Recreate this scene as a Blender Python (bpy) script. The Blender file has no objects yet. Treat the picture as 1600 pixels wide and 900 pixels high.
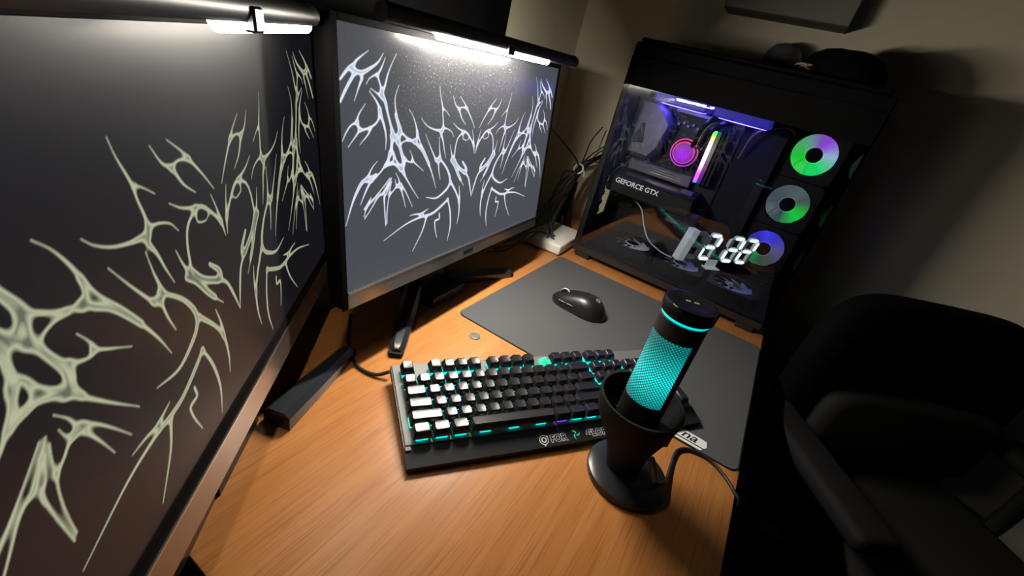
import bpy, bmesh, math, random
import numpy as np
from mathutils import Matrix, Vector
random.seed(7)
SC = bpy.context.scene
COL = SC.collection
R_ = math.radians
DZ = 750.0                      # height of the desk top above the floor, millimetres; all shapes below are in mm, desk top = 0


def W(p):
    return Vector((p[0] / 1000, p[1] / 1000, (p[2] + DZ) / 1000))


# ------------------------------------------------------------------ camera, world, exposure
cam_d = bpy.data.cameras.new('camera')
cam_d.sensor_width = 36
cam_d.lens = 36 * 678.438 / 1600
cam_d.clip_start = 0.01
cam = bpy.data.objects.new('camera', cam_d)
COL.objects.link(cam)
Rc = ((0.5286213529405089, -0.8202331511600383, 0.21857960324197606),
      (-0.3014740665803265, -0.42212213805371546, -0.8549422715859127),
      (0.7935192829382702, 0.3860446584309044, -0.47042179934830775))
m = Matrix.Identity(4)
for i in range(3):
    m[i][0], m[i][1], m[i][2] = Rc[0][i], -Rc[1][i], -Rc[2][i]
m.translation = W((-285.536, -215.153, 437.43))
cam.matrix_world = m
SC.camera = cam
world = bpy.data.worlds.new('night_room')
SC.world = world
world.use_nodes = True
world.node_tree.nodes['Background'].inputs[0].default_value = (0.55, 0.6, 0.6, 1)
world.node_tree.nodes['Background'].inputs[1].default_value = 0.006
SC.view_settings.view_transform = 'Standard'
SC.view_settings.look = 'None'
SC.view_settings.exposure = 0.0
SC.view_settings.gamma = 1.0
BAR_B, BAR_A = 540.0, 55.0     # radiance of the two screen light bars (they light the room)


# ------------------------------------------------------------------ materials
def nt(name):
    mt = bpy.data.materials.new(name)
    mt.use_nodes = True
    t = mt.node_tree
    b = t.nodes['Principled BSDF']
    return mt, t, b


def mat(name, col, rough=.5, metal=0., spec=.5, emis=None, es=0., vary=.12, scale=60., bump=0., coat=0.):
    mt, t, b = nt(name)
    N, L = t.nodes, t.links
    b.inputs['Roughness'].default_value = rough
    b.inputs['Metallic'].default_value = metal
    b.inputs['Specular IOR Level'].default_value = spec
    b.inputs['Coat Weight'].default_value = coat
    tc = N.new('ShaderNodeTexCoord')
    nz = N.new('ShaderNodeTexNoise')
    nz.inputs['Scale'].default_value = scale
    nz.inputs['Detail'].default_value = 4
    L.new(tc.outputs['Object'], nz.inputs['Vector'])
    mx = N.new('ShaderNodeMix')
    mx.data_type = 'RGBA'
    mx.inputs[6].default_value = tuple(c * (1 - vary) for c in col) + (1,)
    mx.inputs[7].default_value = tuple(min(1, c * (1 + vary)) for c in col) + (1,)
    L.new(nz.outputs['Fac'], mx.inputs[0])
    L.new(mx.outputs[2], b.inputs['Base Color'])
    if bump:
        bp = N.new('ShaderNodeBump')
        bp.inputs['Strength'].default_value = bump
        bp.inputs['Distance'].default_value = .001
        L.new(nz.outputs['Fac'], bp.inputs['Height'])
        L.new(bp.outputs['Normal'], b.inputs['Normal'])
    if emis:
        b.inputs['Emission Color'].default_value = tuple(emis) + (1,)
        b.inputs['Emission Strength'].default_value = es
    return mt


def glass_mat(name, tint, refl=1.0):
    mt = bpy.data.materials.new(name)
    mt.use_nodes = True
    N, L = mt.node_tree.nodes, mt.node_tree.links
    N.clear()
    out = N.new('ShaderNodeOutputMaterial')
    tr = N.new('ShaderNodeBsdfTransparent')
    tr.inputs[0].default_value = tint + (1,)
    gl = N.new('ShaderNodeBsdfGlossy')
    gl.inputs['Roughness'].default_value = .02
    gl.inputs[0].default_value = (refl, refl, refl, 1)
    fr = N.new('ShaderNodeFresnel')
    fr.inputs[0].default_value = 1.5
    mx = N.new('ShaderNodeMixShader')
    L.new(fr.outputs[0], mx.inputs[0])
    L.new(tr.outputs[0], mx.inputs[1])
    L.new(gl.outputs[0], mx.inputs[2])
    L.new(mx.outputs[0], out.inputs[0])
    return mt


def wood_mat(name, dark, mid, light, rough=.38):
    mt, t, b = nt(name)
    N, L = t.nodes, t.links
    tc = N.new('ShaderNodeTexCoord')
    m1 = N.new('ShaderNodeMapping')
    m1.inputs['Scale'].default_value = (2.2, 34, 34)
    m1.inputs['Rotation'].default_value = (0, 0, R_(2))
    L.new(tc.outputs['Object'], m1.inputs['Vector'])
    n1 = N.new('ShaderNodeTexNoise')
    n1.inputs['Scale'].default_value = 1.6
    n1.inputs['Detail'].default_value = 5
    n1.inputs['Distortion'].default_value = .6
    L.new(m1.outputs[0], n1.inputs['Vector'])
    m2 = N.new('ShaderNodeMapping')
    m2.inputs['Scale'].default_value = (9, 330, 330)
    L.new(tc.outputs['Object'], m2.inputs['Vector'])
    n2 = N.new('ShaderNodeTexNoise')
    n2.inputs['Scale'].default_value = 1.5
    n2.inputs['Detail'].default_value = 3
    L.new(m2.outputs[0], n2.inputs['Vector'])
    r1 = N.new('ShaderNodeValToRGB')
    r1.color_ramp.elements[0].position, r1.color_ramp.elements[0].color = .36, mid + (1,)
    r1.color_ramp.elements[1].position, r1.color_ramp.elements[1].color = .66, light + (1,)
    L.new(n1.outputs['Fac'], r1.inputs[0])
    r2 = N.new('ShaderNodeValToRGB')
    r2.color_ramp.elements[0].position, r2.color_ramp.elements[0].color = .52, (0, 0, 0, 1)
    r2.color_ramp.elements[1].position, r2.color_ramp.elements[1].color = .66, (.5, .5, .5, 1)
    L.new(n2.outputs['Fac'], r2.inputs[0])
    mx = N.new('ShaderNodeMix')
    mx.data_type = 'RGBA'
    L.new(r2.outputs[0], mx.inputs[0])
    L.new(r1.outputs[0], mx.inputs[6])
    mx.inputs[7].default_value = dark + (1,)
    L.new(mx.outputs[2], b.inputs['Base Color'])
    b.inputs['Roughness'].default_value = rough
    bp = N.new('ShaderNodeBump')
    bp.inputs['Strength'].default_value = .12
    bp.inputs['Distance'].default_value = .0006
    bp.invert = True
    L.new(r2.outputs[0], bp.inputs['Height'])
    L.new(bp.outputs[0], b.inputs['Normal'])
    return mt


def screen_mat(name, fg, inner, bg, es, dust, rough, spec):
    """a lit display: the art attribute picks between the wallpaper's colours; matt coating with a little dust"""
    mt, t, b = nt(name)
    N, L = t.nodes, t.links
    at = N.new('ShaderNodeAttribute')
    at.attribute_name = 'art'
    sp = N.new('ShaderNodeSeparateColor')
    L.new(at.outputs['Color'], sp.inputs[0])
    m1 = N.new('ShaderNodeMix')
    m1.data_type = 'RGBA'
    m1.inputs[6].default_value = fg + (1,)
    m1.inputs[7].default_value = inner + (1,)
    L.new(sp.outputs[1], m1.inputs[0])
    m2 = N.new('ShaderNodeMix')
    m2.data_type = 'RGBA'
    m2.inputs[6].default_value = bg + (1,)
    L.new(sp.outputs[0], m2.inputs[0])
    L.new(m1.outputs[2], m2.inputs[7])
    L.new(m2.outputs[2], b.inputs['Emission Color'])
    b.inputs['Emission Strength'].default_value = es
    tc = N.new('ShaderNodeTexCoord')
    nz = N.new('ShaderNodeTexNoise')
    nz.inputs['Scale'].default_value = 420
    nz.inputs['Detail'].default_value = 6
    L.new(tc.outputs['Object'], nz.inputs['Vector'])
    rp = N.new('ShaderNodeValToRGB')
    rp.color_ramp.elements[0].position, rp.color_ramp.elements[0].color = .60, (.009, .009, .010, 1)
    rp.color_ramp.elements[1].position = .74
    rp.color_ramp.elements[1].color = (.009 + dust, .009 + dust, .009 + dust * .9, 1)
    L.new(nz.outputs['Fac'], rp.inputs[0])
    L.new(rp.outputs[0], b.inputs['Base Color'])
    b.inputs['Roughness'].default_value = rough
    b.inputs['Specular IOR Level'].default_value = spec
    return mt


def attr_emit(name, es, base=(.05, .05, .055), rough=.4):
    """light shining through a translucent part, its colour stored per vertex in 'rgb'"""
    mt, t, b = nt(name)
    at = t.nodes.new('ShaderNodeAttribute')
    at.attribute_name = 'rgb'
    t.links.new(at.outputs['Color'], b.inputs['Emission Color'])
    b.inputs['Emission Strength'].default_value = es
    b.inputs['Base Color'].default_value = base + (1,)
    b.inputs['Roughness'].default_value = rough
    return mt


def mesh_grille_mat(name):
    """perforated metal skin of the microphone with the lamp behind it showing through its holes"""
    mt, t, b = nt(name)
    N, L = t.nodes, t.links
    tc = N.new('ShaderNodeTexCoord')
    sx = N.new('ShaderNodeSeparateXYZ')
    L.new(tc.outputs['Object'], sx.inputs[0])
    an = N.new('ShaderNodeMath')
    an.operation = 'ARCTAN2'
    L.new(sx.outputs['Y'], an.inputs[0])
    L.new(sx.outputs['X'], an.inputs[1])
    a1 = N.new('ShaderNodeMath')
    a1.operation = 'MULTIPLY'
    a1.inputs[1].default_value = 26.0       # arc length in mm
    L.new(an.outputs[0], a1.inputs[0])
    z1 = N.new('ShaderNodeMath')
    z1.operation = 'MULTIPLY'
    z1.inputs[1].default_value = 1000.0
    L.new(sx.outputs['Z'], z1.inputs[0])
    waves = []
    for sg in (1, -1):                      # diagonal lattice of round holes, pitch about 3 mm
        c = N.new('ShaderNodeMath')
        c.operation = 'MULTIPLY_ADD'
        c.inputs[1].default_value = sg
        L.new(z1.outputs[0], c.inputs[0])
        L.new(a1.outputs[0], c.inputs[2])
        k = N.new('ShaderNodeMath')
        k.operation = 'MULTIPLY'
        k.inputs[1].default_value = 2 * math.pi / 4.1
        L.new(c.outputs[0], k.inputs[0])
        s = N.new('ShaderNodeMath')
        s.operation = 'COSINE'
        L.new(k.outputs[0], s.inputs[0])
        waves.append(s)
    ad = N.new('ShaderNodeMath')
    ad.operation = 'ADD'
    L.new(waves[0].outputs[0], ad.inputs[0])
    L.new(waves[1].outputs[0], ad.inputs[1])
    rp = N.new('ShaderNodeValToRGB')
    rp.color_ramp.elements[0].position, rp.color_ramp.elements[0].color = .42, (0.0, .16, .16, 1)
    rp.color_ramp.elements[1].position, rp.color_ramp.elements[1].color = .74, (.02, 1, .95, 1)
    mr = N.new('ShaderNodeMapRange')
    mr.inputs[1].default_value, mr.inputs[2].default_value = -2, 2
    L.new(ad.outputs[0], mr.inputs[0])
    L.new(mr.outputs[0], rp.inputs[0])
    # the lamp board inside is brightest half-way down the window
    hz = N.new('ShaderNodeMapRange')
    hz.inputs[1].default_value, hz.inputs[2].default_value = 40, 0
    hz.inputs[3].default_value, hz.inputs[4].default_value = .35, 1.25
    zz = N.new('ShaderNodeMath')
    zz.operation = 'SUBTRACT'
    zz.inputs[1].default_value = 166
    L.new(z1.outputs[0], zz.inputs[0])
    ab = N.new('ShaderNodeMath')
    ab.operation = 'ABSOLUTE'
    L.new(zz.outputs[0], ab.inputs[0])
    L.new(ab.outputs[0], hz.inputs[0])
    L.new(rp.outputs[0], b.inputs['Emission Color'])
    L.new(hz.outputs[0], b.inputs['Emission Strength'])
    b.inputs['Base Color'].default_value = (.02, .02, .02, 1)
    b.inputs['Roughness'].default_value = .4
    return mt


M = {}
M['wall'] = mat('painted_wall', (.82, .75, .57), .85, vary=.04, scale=30, bump=.15)
M['floor'] = mat('dark_carpet', (.045, .047, .042), .95, vary=.3, scale=220, bump=.6)
M['oak'] = wood_mat('orange_oak', (.29, .098, .026), (.49, .186, .050), (.56, .232, .070))
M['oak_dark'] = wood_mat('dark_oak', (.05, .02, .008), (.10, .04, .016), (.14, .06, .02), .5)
M['black'] = mat('black_plastic', (.012, .012, .013), .42)
M['black_gloss'] = mat('gloss_black_plastic', (.010, .010, .011), .16)
M['chin'] = mat('gloss_chin', (.38, .35, .33), .2, metal=.85)
M['foot'] = mat('dark_satin_foot', (.022, .025, .028), .24, spec=.7)
M['soft_black'] = mat('soft_black', (.010, .010, .011), .75, spec=.2)
M['cloth_black'] = mat('black_cloth', (.0035, .0035, .004), .95, spec=.05, vary=.3, scale=300, bump=.4)
M['silver'] = mat('silver_trim', (.75, .73, .70), .25, 1)
M['steel'] = mat('dark_steel', (.05, .05, .055), .35, .9)
M['case'] = mat('case_metal', (.018, .018, .019), .6, spec=.25)
M['case_edge'] = mat('case_edge', (.030, .029, .027), .34, .3)
M['plate'] = mat('grey_plate', (.15, .15, .14), .55, .2)
M['keycap'] = mat('black_keycap', (.016, .016, .018), .28, spec=.6, vary=.3, scale=200)
M['led'] = mat('cyan_led', (.02, .1, .1), .4, emis=(.0, .80, .72), es=1.7)
M['led_green'] = mat('green_led', (.05, .3, .2), .4, emis=(.01, .85, .30), es=1.15)
M['led_violet'] = mat('violet_led', (.05, .05, .3), .4, emis=(.16, .06, .9), es=1.2)
M['cyan_ring'] = mat('cyan_ring', (.02, .3, .3), .4, emis=(.0, .75, .72), es=1.1)
M['pad'] = mat('cloth_pad', (.072, .073, .078), .72, vary=.15, scale=500, bump=.2)
M['pad_edge'] = mat('pad_edge', (.006, .006, .007), .8)
M['white'] = mat('white_plastic', (.72, .70, .66), .4)
M['white_print'] = mat('white_print', (.78, .78, .78), .5)
M['grey_print'] = mat('grey_print', (.36, .36, .35), .5)
M['cream_cable'] = mat('cream_cable', (.55, .52, .45), .5)
M['deep_black'] = mat('deep_black', (.0035, .0035, .004), .8, spec=.08)
M['cable'] = mat('black_cable', (.012, .012, .012), .5)
M['clock_base'] = mat('grey_plug', (.30, .30, .30), .35)
M['coin'] = mat('grey_disc', (.17, .17, .17), .5, .4)
M['mouse'] = mat('mouse_shell', (.013, .013, .014), .34, vary=.2, scale=300)
M['glass'] = glass_mat('case_glass', (.86, .87, .88))
M['glass_front'] = glass_mat('case_front_glass', (.6, .61, .62), .06)
M['pcb'] = mat('dark_board', (.012, .013, .014), .5, vary=.5, scale=90)
M['chip'] = mat('board_parts', (.06, .06, .065), .4, .3, vary=.5, scale=120)
M['heat_sink'] = mat('grey_heat_sink', (.22, .21, .24), .42, .4)
M['fan_blade'] = attr_emit('lit_fan_blade', 1.0)
M['fan_pale'] = mat('pale_fan_blade', (.75, .77, .82), .45)
M['ram'] = attr_emit('memory_light', 4.0)
M['ram_dim'] = attr_emit('memory_light_dim', .25)
M['pump'] = attr_emit('pump_light', 1.3)
M['blue_strip'] = mat('blue_glow', (.02, .02, .1), .4, emis=(.06, .05, 1.0), es=.34)
M['blue_glow'] = mat('blue_fill_ring', (.02, .02, .1), .4, emis=(.09, .06, 1.0), es=16.0)  # strong glow of the unseen ring added inside the case
M['digit'] = mat('lit_segment', (.6, .6, .6), .4, emis=(.85, 1.0, .98), es=1.35)
M['digit_off'] = mat('unlit_segment_glow', (.12, .13, .13), .4, emis=(.9, 1, 1), es=.03)  # faint glow stands in for light scattered onto the dark segments
M['clock_frame'] = mat('clock_frame_glow', (.60, .62, .62), .4, emis=(.9, 1, 1), es=.22)  # glow stands in for digit light scattered in the pale frame
M['lit_letter'] = mat('lit_letter', (.6, .6, .6), .5, emis=(.8, .85, .9), es=.55)
M['bar_light'] = mat('bar_diffuser_second', (.8, .8, .8), .5, emis=(1.0, .93, .80), es=BAR_B)
M['bar_light_first'] = mat('bar_diffuser_first', (.8, .8, .8), .5, emis=(1.0, .93, .80), es=BAR_A)
M['grille'] = mesh_grille_mat('lit_grille')
M['fabric_grey'] = mat('grey_seat_fabric', (.026, .026, .023), .95, spec=.1, vary=.25, scale=260, bump=.5)
M['pale_grey'] = mat('pale_grey_plastic', (.11, .115, .125), .4)
M['tan'] = mat('tan_cord', (.32, .22, .15), .8)
M['shelf'] = mat('painted_shelf', (.26, .25, .21), .7, vary=.05)
M['shelf_dark'] = mat('brown_shelf_board', (.075, .05, .035), .7)
M['screen_a'] = screen_mat('screen_first', (.52, .55, .36), (.13, .16, .12), (.006, .0065, .010), .85, .012, .36, .42)
M['screen_b'] = screen_mat('screen_second', (.82, .88, 1.0), (.40, .47, .62), (.062, .068, .080), 1.0, .07, .22, .30)


# ------------------------------------------------------------------ mesh helpers (millimetres, local to the parent)
class MB:
    def __init__(s, off=(0, 0, 0)):
        s.bm = bmesh.new()
        s.off = Vector(off)

    def _xf(s, vs, mx=None):
        for v in vs:
            if mx is not None:
                v.co = mx @ v.co
            v.co -= s.off

    def box(s, x0, x1, y0, y1, z0, z1, bev=0, seg=2, mx=None):
        g = bmesh.ops.create_cube(s.bm, size=1)
        vs = g['verts']
        for v in vs:
            v.co = Vector(((x0 + x1) / 2 + v.co.x * (x1 - x0), (y0 + y1) / 2 + v.co.y * (y1 - y0), (z0 + z1) / 2 + v.co.z * (z1 - z0)))
        if bev:
            es = list({e for v in vs for e in v.link_edges})
            r = bmesh.ops.bevel(s.bm, geom=es, offset=bev, segments=seg, affect='EDGES', profile=.5)
            vs = list({v for f in r['faces'] for v in f.verts} | {v for v in vs if v.is_valid})
        s._xf(vs, mx)
        return s

    def prism(s, poly, z0, z1, mx=None, top=None):
        top = top or poly
        a = [s.bm.verts.new((p[0], p[1], z0)) for p in poly]
        b = [s.bm.verts.new((p[0], p[1], z1)) for p in top]
        n = len(poly)
        s.bm.faces.new(a[::-1])
        s.bm.faces.new(b)
        for i in range(n):
            s.bm.faces.new((a[i], a[(i + 1) % n], b[(i + 1) % n], b[i]))
        s._xf(a + b, mx)
        return s

    def rings(s, rs, close=True, cap0=True, cap1=True, mx=None):
        V = [[s.bm.verts.new(p) for p in r] for r in rs]
        n = len(V[0])
        for a, b in zip(V, V[1:]):
            for i in range(n if close else n - 1):
                j = (i + 1) % n
                s.bm.faces.new((a[i], a[j], b[j], b[i]))
        if cap0:
            s.bm.faces.new(V[0][::-1])
        if cap1:
            s.bm.faces.new(V[-1])
        s._xf([v for r in V for v in r], mx)
        return V

    def lathe(s, prof, c=(0, 0, 0), seg=32, mx=None, cap0=True, cap1=True):
        rs = [[(c[0] + r * math.cos(2 * math.pi * i / seg), c[1] + r * math.sin(2 * math.pi * i / seg), c[2] + z) for i in range(seg)] for r, z in prof]
        s.rings(rs, True, cap0, cap1, mx)
        return s

    def tube(s, pts, rad, seg=8, mx=None, smooth=0):
        pts = [Vector(p) for p in pts]
        if smooth:
            pts = catmull(pts, smooth)
        n = len(pts)
        rads = rad if isinstance(rad, (list, tuple)) else [rad] * n
        t0 = (pts[1] - pts[0]).normalized()
        up = Vector((0, 0, 1)) if abs(t0.z) < .9 else Vector((1, 0, 0))
        u = t0.cross(up).normalized()
        rs = []
        for i, p in enumerate(pts):
            t = (pts[min(i + 1, n - 1)] - pts[max(i - 1, 0)]).normalized()
            u = (u - t * u.dot(t)).normalized()
            v = t.cross(u)
            rs.append([tuple(p + rads[i] * (math.cos(2 * math.pi * k / seg) * u + math.sin(2 * math.pi * k / seg) * v)) for k in range(seg)])
        s.rings(rs, True, True, True, mx)
        return s

    def quad(s, pts, mx=None):
        vs = [s.bm.verts.new(p) for p in pts]
        s.bm.faces.new(vs)
        s._xf(vs, mx)
        return s

    def mesh(s, name, m_, smooth=35):
        bmesh.ops.recalc_face_normals(s.bm, faces=s.bm.faces)
        me = bpy.data.meshes.new(name)
        for v in s.bm.verts:
            v.co /= 1000
        s.bm.to_mesh(me)
        s.bm.free()
        if smooth:
            try:
                me.shade_smooth()
                me.set_sharp_from_angle(angle=R_(smooth))
            except Exception:
                pass
        me.materials.append(m_)
        return me

    def build(s, name, m_, parent=None, smooth=35, **pr):
        o = bpy.data.objects.new(name, s.mesh(name, m_, smooth))
        COL.objects.link(o)
        if parent is not None:
            o.parent = parent
        else:
            o.location = W(s.off)
        for k, v in pr.items():
            o[k] = v
        return o


def catmull(P, k):
    P = [Vector(p) for p in P]
    out = []
    Q = [2 * P[0] - P[1]] + P + [2 * P[-1] - P[-2]]
    for i in range(1, len(Q) - 2):
        a, b, c, d = Q[i - 1:i + 3]
        for j in range(k):
            t = j / k
            out.append(.5 * ((2 * b) + (c - a) * t + (2 * a - 5 * b + 4 * c - d) * t * t + (3 * b - a - 3 * c + d) * t ** 3))
    out.append(P[-1])
    return out


def thing(name, label, cat, loc, rz=0., rx=0., group=None):
    o = bpy.data.objects.new(name, None)
    COL.objects.link(o)
    o.location = W(loc)
    o.rotation_euler = (R_(rx), 0, R_(rz))
    tag(o, label, cat, group)
    return o


def tag(o, label, cat, group=None):
    o['label'], o['category'] = label, cat
    if group:
        o['group'] = group
    return o


def text_mesh(s, body, size, frame, depth=.3, offset=0., shear=0.):
    """adds lettering to the MB s; frame = (origin, right, up) in mm"""
    cu = bpy.data.curves.new('lettering', 'FONT')
    cu.body = body
    cu.size = size
    cu.extrude = depth
    cu.offset = offset
    cu.shear = shear
    cu.resolution_u = 4
    ob = bpy.data.objects.new('lettering', cu)
    COL.objects.link(ob)
    dg = bpy.context.evaluated_depsgraph_get()
    me = bpy.data.meshes.new_from_object(ob.evaluated_get(dg))
    o, r, u = (Vector(x) for x in frame)
    r.normalize()
    u = (u - r * u.dot(r)).normalized()
    n = r.cross(u)
    vs = [s.bm.verts.new(o + r * v.co.x + u * v.co.y + n * v.co.z) for v in me.vertices]
    for f in me.polygons:
        try:
            s.bm.faces.new([vs[i] for i in f.vertices])
        except ValueError:
            pass
    s._xf(vs)
    bpy.data.objects.remove(ob)
    bpy.data.curves.remove(cu)
    bpy.data.meshes.remove(me)
    return s


def struct(o):
    o['kind'] = 'structure'
    return o


# ------------------------------------------------------------------ the room
b = MB(); b.box(-1800, 1300, -2400, 400, -DZ - 60, -DZ); struct(b.build('floor', M['floor']))
b = MB(); b.box(-1800, 1300, 430, 500, -DZ, 1700); struct(b.build('wall_back', M['wall']))
b = MB(); b.box(1060, 1150, -2400, 430, -DZ, 1700); struct(b.build('wall_right', M['wall']))

# ------------------------------------------------------------------ desk
desk = thing('desk', 'orange oak desk that carries the screens, keyboard and tower', 'desk', (425, -30, -DZ))
dl = (425, -30, -DZ)
b = MB(dl); b.box(-205, 1056, -351, 300, -30, 0, 3, 2); b.build('desktop', M['oak'], desk)
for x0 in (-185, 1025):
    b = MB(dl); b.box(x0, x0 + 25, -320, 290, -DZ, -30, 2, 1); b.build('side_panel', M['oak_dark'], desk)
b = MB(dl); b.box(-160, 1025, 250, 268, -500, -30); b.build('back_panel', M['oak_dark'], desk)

# ------------------------------------------------------------------ wallpaper (flat print shown by both displays), mirrored about its middle
VW, VH = 1.0, .5625


FRAME_B = ((38.55606, 165.75718, 127.47912), 2.426, 6.18, 0.0)
FRAME_A = ((-315.26, -55.72, 109.03), 39.499, 4.128, -.0055)


def cam_uv(pts, sc, ox, oy, frame=FRAME_B):
    """coordinates traced on a photographed display -> display coordinates (fractions of its width)"""
    Rm = np.array(Rc)
    C = np.array([-285.53644, -215.15267, 437.42961])
    o, yw, tl_, du = np.array(frame[0]), R_(frame[1]), R_(frame[2]), frame[3]
    ex = np.array([math.cos(yw), math.sin(yw), 0])
    n0 = np.array([math.sin(yw), -math.cos(yw), 0])
    up = math.cos(tl_) * np.array([0, 0, 1.]) - math.sin(tl_) * n0
    n = np.cross(ex, up)
    P = np.array(pts, float)
    px, py = ox + P[:, 0] / sc, oy + P[:, 1] / sc

    def hit(qx, qy):
        D = np.stack([(qx - 800) / 678.438, (qy - 450) / 678.438, np.ones(len(P))], 1) @ Rm
        t = ((o - C) @ n) / (D @ n)
        X = C + t[:, None] * D - o
        return X @ ex / 531, X @ up / 531
    u, v = hit(px, py)
    u1, v1 = hit(px + 1, py)
    u2, v2 = hit(px, py + 1)
    k = np.sqrt(np.hypot(u1 - u, v1 - v) * np.hypot(u2 - u, v2 - v))
    return u + du, v, P[:, 2] / sc * k * .36


Z1, Z2, Z3, Z4 = (4.5, 520, 60), (4.737, 690, 90), (4.5, 520, 220), (5.0, 690, 220)
Y2, Y5, Y6, Y7 = (1.8, 0, 400, FRAME_A), (3.4615, 0, 360, FRAME_A), (3.0, 0, 600, FRAME_A), (3.0, 120, 180, FRAME_A)
ART = [
    (Z1, '52,285,20 100,220,30 140,190,34 175,145,18 250,86,3'), (Z1, '135,215,40 200,240,40 270,205,26 320,165,16 355,105,3'),
    (Z1, '150,250,34 110,320,30 80,380,28 52,445,22'), (Z1, '205,280,30 180,350,14 152,438,3'), (Z1, '235,322,3 255,285,8 290,260,14 320,245,20 345,200,14 370,135,3'),
    (Z1, '315,265,16 335,330,16 345,380,22'), (Z1, '447,110,3 410,190,8 385,260,14 365,340,22 345,385,38 370,450,34 385,520,22 405,600,22 425,670,30 432,705,30'),
    (Z1, '268,352,3 310,385,12 345,410,30'), (Z1, '257,373,3 300,430,14 328,490,24 345,560,26 365,630,20 375,700,12 371,780,3'),
    (Z1, '328,500,20 320,570,18 290,610,18 240,635,18 195,640,24 170,590,18 185,530,12 228,462,3'), (Z1, '175,590,20 130,610,14 95,660,12 68,722,5'),
    (Z1, '190,645,20 160,690,12 108,766,3'), (Z1, '265,640,16 245,680,14 192,746,3'), (Z1, '465,330,3 440,410,8 440,480,12 455,570,16 475,640,22 450,690,30'),
    (Z3, '312,145,3 280,185,9 255,235,16 240,270,28'), (Z3, '270,280,22 235,350,16 195,450,4'), (Z3, '268,400,3 245,450,10 220,530,3'),
    (Z2, '90,485,3 120,520,8 160,545,14 190,560,16 220,610,12 238,660,12 241,710,3'), (Z2, '228,535,3 235,590,7 240,650,10'),
    (Z2, '165,550,14 125,590,12 105,650,12 95,720,14 85,760,22 110,830,16 140,900,14'), (Z2, '65,645,3 72,700,9 85,760,20'),
    (Z2, '160,570,7 160,600,7 185,612,5 200,600,2'), (Z2, '100,770,14 130,820,14 170,850,16 185,830,14 155,770,3'),
    (Z2, '87,285,3 105,350,9 130,385,16 150,450,9 180,498,3'), (Z2, '140,288,3 175,345,8 190,380,12 220,450,8 245,520,3'), (Z2, '130,380,14 155,368,9 190,378,12'),
    (Z4, '75,150,24 105,190,18 130,270,11 172,350,3'), (Z4, '100,140,12 120,190,14 170,240,18 205,280,14 220,350,14 230,432,4'), (Z4, '165,165,3 190,210,11 180,240,16'),
    (Z3, '300,240,24 255,270,30 210,290,34 170,360,28 135,450,16 92,600,3'), (Y5, '200,38,4 300,85,14 380,150,24 440,215,34 475,280,40 485,340,46 470,380,56'),
    (Y5, '475,380,56 540,395,56 620,405,44 700,440,36 800,505,24 880,575,14 942,647,3'), (Y5, '462,245,14 560,335,20 680,415,22 780,485,14'),
    (Y5, '470,390,44 400,410,36 320,425,36 220,425,44 150,420,44'), (Y5, '-60,260,30 0,310,34 60,355,44 120,410,56 165,470,66 185,540,66 175,590,60'),
    (Y5, '-40,530,26 0,542,30 60,562,36 130,575,50 190,590,50'),
    (Y5, '390,425,14 320,475,22 265,540,26 252,600,26 290,650,28 370,690,32 440,690,28 500,670,20 525,640,26 520,600,22 490,570,12 440,540,3'),
    (Y5, '525,625,26 600,622,18 660,616,10 730,610,3'), (Y5, '180,590,56 260,640,40 330,700,40 375,750,52 395,820,60 380,865,60'),
    (Y5, '400,700,30 425,760,22 432,820,22 470,865,14'), (Y5, '10,595,46 60,640,28 85,700,26 120,760,26 200,805,28 280,830,30 350,840,40'),
    (Y5, '0,595,40 45,680,34 72,760,34 88,850,38'), (Y6, '75,0,38 80,80,38 70,140,42 50,230,34 20,320,28 -30,430,22 -80,540,14'),
    (Y6, '340,25,44 450,50,24 560,72,13 668,88,3'), (Y6, '102,0,14 95,60,14 112,105,18 150,80,18 172,40,22 160,-20,20 130,-40,16 105,-15,14'),
    (Y6, '340,15,44 260,42,40 200,65,36 150,110,36 110,150,36 80,190,32'),
    (Y6, '238,225,4 222,300,16 200,400,34 180,480,44 140,545,26 110,620,20 85,720,18 60,820,16 38,900,14 10,1000,6'),
    (Y6, '207,252,3 170,360,12 120,500,16 60,660,22 0,800,24 -60,930,14'), (Y6, '228,320,10 238,420,14 222,495,34 260,560,18 310,630,13 372,708,3'),
    (Y6, '255,262,3 268,340,12 286,400,18 300,480,14 330,570,12 380,668,3'), (Y6, '290,395,16 320,330,18 345,260,22 380,212,36 410,182,36'),
    (Y6, '275,123,3 340,140,14 375,175,26 360,213,26 330,220,16 298,192,3'), (Y6, '400,172,36 470,167,18 550,187,11 632,218,3'), (Y6, '425,203,26 490,247,13 555,300,3'),
    (Y7, '158,98,3 200,190,10 270,310,20 300,390,16 335,470,22 350,540,46 350,590,40 390,640,20 430,710,12 470,772,3'),
    (Y7, '42,570,3 100,598,11 180,607,16 260,590,22 330,560,42'), (Y7, '292,322,12 330,335,8 378,360,2'), (Y7, '355,515,20 400,498,13 450,500,9 488,532,3'),
    (Y7, '338,635,3 375,730,13 415,820,26 400,860,26'), (Y7, '165,705,3 270,790,13 380,870,22'),
    (Y2, '455,95,14 520,115,14 555,150,18 560,190,16 545,240,15 510,310,10 450,362,3'), (Y2, '462,125,12 480,165,8 502,200,3'), (Y2, '440,120,12 458,112,14'),
    (Y2, '568,165,16 610,190,11 635,220,11 648,270,7 652,318,2'), (Y2, '612,145,3 628,185,7 634,215,9'), (Y2, '575,256,8 605,300,10 625,360,8 630,432,2'),
    (Y2, '575,258,12 555,310,15 520,390,15 480,450,17 450,490,13 370,620,9 247,866,3'), (Y2, '484,402,3 460,450,11 455,470,15'), (Y2, '382,548,3 420,500,9 455,465,13'),
    (Y2, '488,455,13 487,540,8 466,682,3'), (Y2, '553,362,9 560,385,9 545,410,11 543,425,8 555,450,6 575,475,3'),
]
GX, GY = 860, 484


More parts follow.
